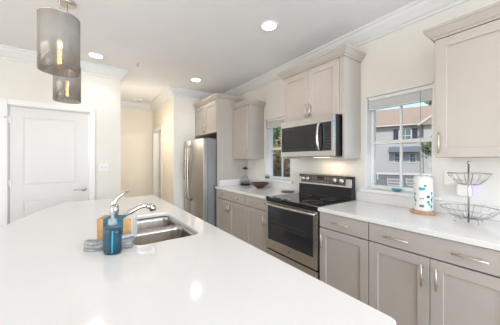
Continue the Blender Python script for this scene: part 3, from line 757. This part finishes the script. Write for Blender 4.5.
# ================================================================ COUNTER ITEMS
# paper towel roll on wooden board
px, py, z = 2.285, .722, .9155
t = thing('wooden_board', (px, py, z), 'round pale wooden board under the paper towel roll', 'board')
MB().lathe([(.0001, 0), (.086, 0), (.089, .004), (.089, .016), (.086, .020), (.0001, .020)], px, py, z, 40).build('disc', 'board', t)
zb = z+.0205
t = thing('paper_towel_roll', (px, py, zb), 'wrapped white paper towel roll with teal print standing by the window', 'paper towel')
MB().lathe([(.0001, 0), (.060, 0), (.066, .008), (.067, .02), (.067, .255), (.064, .275), (.050, .288), (.022, .293), (.018, .289), (.0001, .287)], px, py, zb, 40).build('wrapped_roll', 'paper', t)
MB().lathe([(.0001, .29), (.014, .29), (.014, .297), (.008, .305), (.0001, .307)], px, py, zb, 16).build('knob', 'plastic', t)
view = math.atan2(-py, -px)
def blob(ang, zc, w_, h_, shape='round'):
    m = MB(); rr = .0676; N = 14; vs = [(px+rr*math.cos(view+ang), py+rr*math.sin(view+ang), zb+zc)]
    for k in range(N):
        a = 2*PI*k/N
        if shape == 'round': dx, dz = math.cos(a)*w_/2, math.sin(a)*h_/2
        else:
            s_ = max(abs(math.cos(a)), abs(math.sin(a))); dx, dz = math.cos(a)/s_*w_/2, math.sin(a)/s_*h_/2
        aa = view+ang+dx/rr; vs.append((px+rr*math.cos(aa), py+rr*math.sin(aa), zb+zc+dz))
    m.add(vs, [(0, 1+k, 1+(k+1) % N) for k in range(N)]); return m
def blobs(name, mat, items):
    for it in items: blob(*it).build(name, mat, t)
blobs('teal_print', 'teal', [(-.30, .185, .018, .026), (-.10, .182, .016, .024), (.08, .186, .016, .026), (-.2, .181, .014, .018),
    (.52, .080, .022, .026), (.95, .150, .020, .030), (1.02, .115, .018, .022), (.92, .045, .022, .03), (.62, .060, .016, .018), (.98, .082, .014, .016),
    (-.95, .140, .020, .020), (-.85, .085, .020, .024), (-1.1, .112, .016, .020), (-1.05, .225, .010, .012), (-.9, .05, .012, .014)])
blobs('navy_print', 'navy', [(.20, .210, .016, .018), (.52, .122, .026, .024), (.93, .098, .020, .020), (-.98, .10, .012, .014)])
blobs('grey_print', 'greyprint', [(-.15, .045, .032, .020, 'sq'), (-.25, .105, .014, .012), (.0, .107, .014, .012)])

# wire fruit stand
px, py, z = 2.218, .43, .9155
t = thing('fruit_stand', (px, py, z), 'empty two-tier wire fruit basket stand with a centre pole', 'fruit stand')
MB().cyl((px, py, z), (px, py, z+.415), .0055, 10).ball((px, py, z+.422), .011).build('pole', 'wire', t)
def basket(zr, zb_, R, Rb, nsp):
    m = MB(); wr_ = .0016
    def ring(r_, zz, rad): return [(px+r_*math.cos(2*PI*k/40), py+r_*math.sin(2*PI*k/40), zz) for k in range(40)], rad
    f = lambda s_: (Rb+(R-Rb)*s_**.75, zb_+(zr-zb_)*s_**1.5)
    for s_, rad in ((1, .0030), (.55, wr_), (.12, wr_)):
        r_, zz = f(s_); pts_, rd = ring(r_, zz, rad); m.tube(pts_, rd, 6, closed=True)
    for k in range(nsp):
        a_ = 2*PI*k/nsp; pts_ = [(px, py, zb_+.001)]+[(px+f(i/6)[0]*math.cos(a_), py+f(i/6)[0]*math.sin(a_), f(i/6)[1]) for i in range(7)]
        m.tube(pts_, wr_, 5)
    return m
lo = basket(z+.098, z+.028, .158, .05, 20).build('basket', 'wire', t)
for k in range(4):
    a_ = PI/4+PI/2*k; MB().tube([(px+.075*math.cos(a_), py+.075*math.sin(a_), z+.036), (px+.09*math.cos(a_), py+.09*math.sin(a_), z+.012), (px+.083*math.cos(a_), py+.083*math.sin(a_), z+.004)], [.003, .003, .004], 8).build('foot', 'wire', lo)
basket(z+.345, z+.262, .115, .03, 16).build('basket', 'wire', t)

# wooden bowl
px, py, z = 2.225, 2.85, .9155
t = thing('wooden_bowl', (px, py, z), 'shallow dark reddish wooden bowl on the worktop below the far window', 'bowl')
MB().lathe([(.0001, 0), (.045, 0), (.05, .004), (.09, .03), (.125, .058), (.143, .083), (.146, .086), (.140, .086), (.12, .064), (.085, .037), (.04, .014), (.0001, .010)], px, py, z, 40).build('bowl_body', 'bowl', t)
# trivet
px, py = 2.245, 2.262
t = thing('trivet', (px, py, z), 'dark round slate trivet on the worktop left of the oven', 'trivet')
MB().lathe([(.0001, 0), (.088, 0), (.092, .004), (.092, .010), (.088, .012), (.0001, .012)], px, py, z, 40).build('plate_body', 'slate', t)
MB().lathe([(.0001, .0125), (.07, .0125), (.072, .017), (.066, .019), (.0001, .017)], px, py, z, 32).build('inner_disc', 'slate', t)
# glass carafe with black stopper top
px, py = 2.275, 3.335
t = thing('glass_carafe', (px, py, z), 'glass carafe with thin neck and black stopper in the corner by the fridge panel', 'carafe')
MB().lathe([(.0001, 0), (.088, 0), (.092, .006), (.090, .018), (.07, .024), (.0001, .024)], px, py, z, 32).build('base', 'black', t)
MB().lathe([(.066, .026), (.080, .045), (.083, .075), (.070, .115), (.045, .145), (.022, .170), (.014, .20), (.014, .27), (.018, .285)], px, py, z, 32).build('vessel', 'clearjar', t)
MB().lathe([(.0001, .030), (.062, .030), (.075, .048), (.075, .075), (.0001, .076)], px, py, z, 32).build('contents', principled('pale_grey_contents', (.30, .31, .30), .3, noise_amt=.3), t)
MB().lathe([(.0001, .272), (.020, .272), (.030, .285), (.026, .305), (.012, .312), (.010, .328), (.0001, .332)], px, py, z, 20).tube([(px, py-.02, z+.295), (px+.02, py-.06, z+.290)], [.012, .008], 8).tube([(px, py+.02, z+.29), (px-.02, py+.055, z+.288)], [.012, .008], 8).build('stopper', 'black', t)
# candle glass on far sill
px, py, zs = 2.435, 2.925, WZ0+.0085
t = thing('candle_glass', (px, py, zs), 'small square grey glass candle holder on the far window sill', 'candle holder')
MB().box(px-.03, px+.03, py-.033, py+.033, zs, zs+.072).build('glass', 'clearjar', t, bevel=.006)
MB().box(px-.024, px+.024, py-.026, py+.026, zs+.006, zs+.045).build('wax', principled('grey_wax', (.22, .25, .25), .4, noise_amt=.2), t, bevel=.004)
# teal sea glass dish on near sill
px, py = 2.44, .985
t = thing('glass_dish', (px, py, zs), 'small teal patterned glass dish on the near window sill', 'dish')
MB().lathe([(.0001, 0), (.02, 0), (.034, .010), (.044, .026), (.041, .027), (.03, .012), (.0001, .006)], px, py, zs, 12, .75, 1.15).build('dish_body', 'tealjar', t)
m = MB()
for k in range(8):
    a_ = 2*PI*k/8; m.ball((px+.022*math.cos(a_), py+.034*math.sin(a_), zs+.024), .008, seg=8, rings=6)
m.build('beads', 'tealjar', t)

# ================================================================ OUTDOORS
GZ = -.35
struct('ground', MB().box(XW+WT+.25, 60, -30, 45, GZ-.1, GZ), 'grass')
# neighbour house: facade starts at P0 and runs along direction u
P0 = Vector((22.7, 10.9)); U = Vector((.407, -.914)); N = Vector((.914, .407))   # N points away from the viewer
def hp(s_, n_, z_): q = P0+U*s_+N*n_; return (q.x, q.y, z_)
def hbox(m, s0, s1, n0, n1, z0, z1):
    vs = [hp(a, b, c_) for c_ in (z0, z1) for a, b in ((s0, n0), (s1, n0), (s1, n1), (s0, n1))]
    return m.add(vs, [(0,3,2,1),(4,5,6,7),(0,1,5,4),(1,2,6,5),(2,3,7,6),(3,0,4,7)])
t = thing('neighbour_house', hp(0, 0, GZ), 'grey two-storey house with pink-brown shingle roof seen through the near window', 'house')
EZ = HC+3.20; sg_ = 3.55
hbox(MB(), -8, 9, 0, 9, GZ, EZ).build('wall', 'siding', t)
m = MB()
rz1 = EZ+2.4
vs = [hp(-8.4, -.35, EZ), hp(9.4, -.35, EZ), hp(9.4, 4.5, rz1), hp(-8.4, 4.5, rz1), hp(9.4, 9.35, EZ), hp(-8.4, 9.35, EZ)]
m.add(vs, [(0, 1, 2, 3), (3, 2, 4, 5), (0, 3, 5), (1, 4, 2), (0, 5, 4, 1)]); m.build('roof', 'shingle', t)
hbox(MB(), -8.45, sg_-.4, -.42, -.33, EZ-.10, EZ+.0).build('gutter', 'outtrim', t)
sg = 3.55
hbox(MB(), sg, sg+4.4, -.55, 3, GZ, EZ-.05).build('wing_wall', 'siding', t)
m = MB(); vs = [hp(sg-.35, -.9, EZ-.2), hp(sg+2.2, -.9, EZ+1.75), hp(sg+4.75, -.9, EZ-.2), hp(sg-.35, 5, EZ-.2), hp(sg+2.2, 5, EZ+1.75), hp(sg+4.75, 5, EZ-.2)]
m.add(vs, [(0, 1, 4, 3), (1, 2, 5, 4), (0, 2, 1), (3, 4, 5), (0, 3, 5, 2)]); m.build('wing_roof', 'shingle', t)
m = MB(); vs = [hp(sg-.45, -.98, EZ-.30), hp(sg+2.2, -.98, EZ+1.72), hp(sg+2.2, -.98, EZ+1.92), hp(sg-.45, -.98, EZ-.10)]; vs += [(q_[0]+N.x*.1, q_[1]+N.y*.1, q_[2]) for q_ in vs]
m.add(vs, [(0,3,2,1),(4,5,6,7),(0,1,5,4),(1,2,6,5),(2,3,7,6),(3,0,4,7)]); m.build('rake_board', 'outtrim', t)
def hwin(s0, s1, z0, z1, shutter):
    f = hbox(MB(), s0-.09, s1+.09, -.05, .02, z0-.09, z1+.09).build('window', 'outtrim', t)
    g = hbox(MB(), s0, s1, -.06, -.04, z0, z1).build('pane', 'houseglass', f)
    mm = hbox(MB(), (s0+s1)/2-.02, (s0+s1)/2+.02, -.07, -.05, z0, z1); hbox(mm, s0, s1, -.07, -.05, (z0+z1)/2-.03, (z0+z1)/2+.03); mm.build('muntin', 'outtrim', f)
    if shutter:
        for a in (s0-.52, s1+.12): hbox(MB(), a, a+.38, -.07, 0, z0-.05, z1+.05).build('shutter', 'shutter', t)
def s_at(u):
    s = (u-250)/230; k = (.5806+.8142*s)/(.8142-.5806*s)
    # x/y = k
    return (k*P0.y-P0.x)/(U.x-k*U.y)
def z_at(u, v):
    q = P0+U*s_at(u); d = q.x*.5806+q.y*.8142; return HC+(160-v)/230*d
hwin(s_at(400), s_at(410.5), z_at(405, 142), z_at(405, 129.5), True)
hwin(s_at(395), s_at(399), z_at(397, 162), z_at(397, 153.5), False)
hwin(s_at(410.3), s_at(415.3), z_at(413, 162), z_at(413, 153.5), False)
s0, s1 = s_at(389), s_at(418.5); za, zb2 = z_at(404, 152.2), z_at(404, 146.5)
m = MB(); vs = [hp(s0, 0, zb2), hp(s1, 0, zb2), hp(s1+.1, -.75, za), hp(s0-.1, -.75, za), hp(s0, 0, za), hp(s1, 0, za)]
m.add(vs, [(0, 1, 2, 3), (0, 3, 4), (1, 5, 2), (0, 4, 5, 1), (3, 2, 5, 4)]); m.build('awning_roof', 'awning', t)
# pale fence in front of the house
t = thing('garden_fence', hp(-4, -2.2, GZ), 'low grey garden fence with a white top rail in front of the house', 'fence')
zt_ = z_at(400, 173.4)
hbox(MB(), -5, 5.3, -2.25, -2.15, zt_-.02, zt_+.16).build('top_rail', 'outtrim', t)
hbox(MB(), -5, 5.3, -2.2, -2.16, GZ, zt_-.02).build('lower_boards', 'fence', t)
for i in range(7): hbox(MB(), -5+i*1.7, -4.92+i*1.7, -2.26, -2.2, GZ, zt_-.02).build('post', 'outtrim', t)
def bench(x, y, label):
    t = thing('garden_chair', (x, y, GZ), label, 'chair', 'white chairs outside the near window')
    O = Vector((x, y))
    def lb(m, a0, a1, b0, b1, z0, z1):
        vs = []
        for zz in (z0, z1):
            for a_, b_ in ((a0, b0), (a1, b0), (a1, b1), (a0, b1)): q = O+U*a_+N*b_; vs.append((q.x, q.y, GZ+zz))
        return m.add(vs, [(0,3,2,1),(4,5,6,7),(0,1,5,4),(1,2,6,5),(2,3,7,6),(3,0,4,7)])
    lb(MB(), -.30, .30, -.22, .20, .42, .46).build('seat', 'wicker', t)
    for k in range(3): lb(MB(), -.30, .30, .20, .23, .54+k*.13, .61+k*.13).build('back_slat', 'wicker', t)
    for a in (-.30, .25):
        lb(MB(), a, a+.05, -.22, -.17, 0, .42).build('leg', 'wicker', t); lb(MB(), a, a+.05, .18, .23, 0, .90).build('leg', 'wicker', t)
        lb(MB(), a, a+.05, -.22, .20, .62, .65).build('armrest', 'wicker', t)
bench(11.0, 4.50, 'white slatted garden chair, the one further left through the window')
bench(11.6, 3.98, 'white slatted garden chair, the one nearer the paper towel roll')
# grey annex with white canopy on the right
t = thing('garden_shed', hp(4.6, -2.5, GZ), 'small shed with blue-grey roof and white fascia beyond the paper towel roll', 'shed')
sa = 5.6; hbox(MB(), sa, sa+3, -3.4, -1.6, GZ, HC-.75).build('wall', 'outtrim', t)
m = MB(); vs = [hp(sa-.2, -3.7, HC-.72), hp(sa+3, -3.7, HC-.72), hp(sa+3, -2.5, HC+.2), hp(sa+.1, -2.5, HC+.2), hp(sa+3, -1.4, HC-.72), hp(sa-.2, -1.4, HC-.72)]
m.add(vs, [(0, 1, 2, 3), (3, 2, 4, 5), (0, 3, 5), (1, 4, 2), (0, 5, 4, 1)]); m.build('roof', 'awning', t)
hbox(MB(), sa-.25, sa+3, -3.76, -3.7, HC-1.05, HC-.70).build('fascia', 'outtrim', t)

def tree(name, x, y, h, r, cz, n, mats, label, leaf=.09, group=None, trunk=.09, cat='tree'):
    t = thing(name, (x, y, GZ), label, cat, group)
    tr = MB(); tr.tube([(x, y, GZ), (x+.05*h*.2, y, GZ+h*.4), (x-.02*h, y+.03, GZ+h*.8)], [trunk, trunk*.75, trunk*.3], 8)
    for k in range(7):
        a_ = k*2.4; z_ = GZ+h*(.35+.07*k); tr.tube([(x, y, z_), (x+r*.7*math.cos(a_), y+r*.7*math.sin(a_), z_+r*.4)], [trunk*.4, trunk*.1], 6)
    tr.build('trunk', 'bark', t)
    for mi, mat in enumerate(mats):
        m = MB()
        for i in range(n//len(mats)):
            a_ = random.uniform(0, 2*PI); u_ = random.uniform(-1, 1); rr = r*random.uniform(.25, 1)**.5*(1+.25*math.sin(a_*3+u_*4))
            c_ = Vector((x+rr*math.cos(a_)*math.sqrt(1-u_*u_), y+rr*math.sin(a_)*math.sqrt(1-u_*u_), cz+u_*rr*(h-(cz-GZ))/r))
            if c_.z < GZ+.05: c_.z = GZ+.05+random.random()*.4
            d1_ = Vector((random.gauss(0, 1), random.gauss(0, 1), random.gauss(0, 1))).normalized(); d2_ = d1_.orthogonal().normalized(); L = leaf*random.uniform(.6, 1.5)
            m.add([c_-d1_*L, c_+d2_*L*.45, c_+d1_*L, c_-d2_*L*.45], [(0, 1, 2, 3)])
        m.build('foliage', mat, t)
    return t
# beyond the far window
tree('garden_tree', 6.9, 8.1, 4.6, 1.3, GZ+3.1, 3200, ['leafa', 'leafd'], 'green leafy tree beyond the far window, its crown at the top of the pane', group='trees beyond the far window')
tree('garden_tree', 6.3, 6.55, 2.5, .95, GZ+1.3, 2200, ['leafb', 'leafa'], 'russet and olive shrub filling the lower pane of the far window', .08)
tree('garden_tree', 10.6, 11.6, 5.5, 2.3, GZ+3.2, 3500, ['leafa', 'leafd'], 'broad dark tree standing furthest beyond the far window', .12, group='trees beyond the far window')
tree('garden_tree', 4.95, 5.75, 2.2, .45, GZ+1.7, 900, ['leafb', 'leafa'], 'thin-stemmed shrub with russet leaves near the far window', .06, trunk=.04)
# beyond the near window
tree('garden_tree', 14.3, 4.12, 2.85, .50, HC+.62, 700, ['leafa', 'leafd'], 'small yellow-green tree at the right edge of the near window', .08, trunk=.03)
q = P0+U*10+N*14; tree('garden_tree', q.x, q.y+1.5, 12.5, 3.4, GZ+9.6, 2500, ['leafd', 'leafa'], 'tall dark tree rising behind the roof of the grey house', .3)
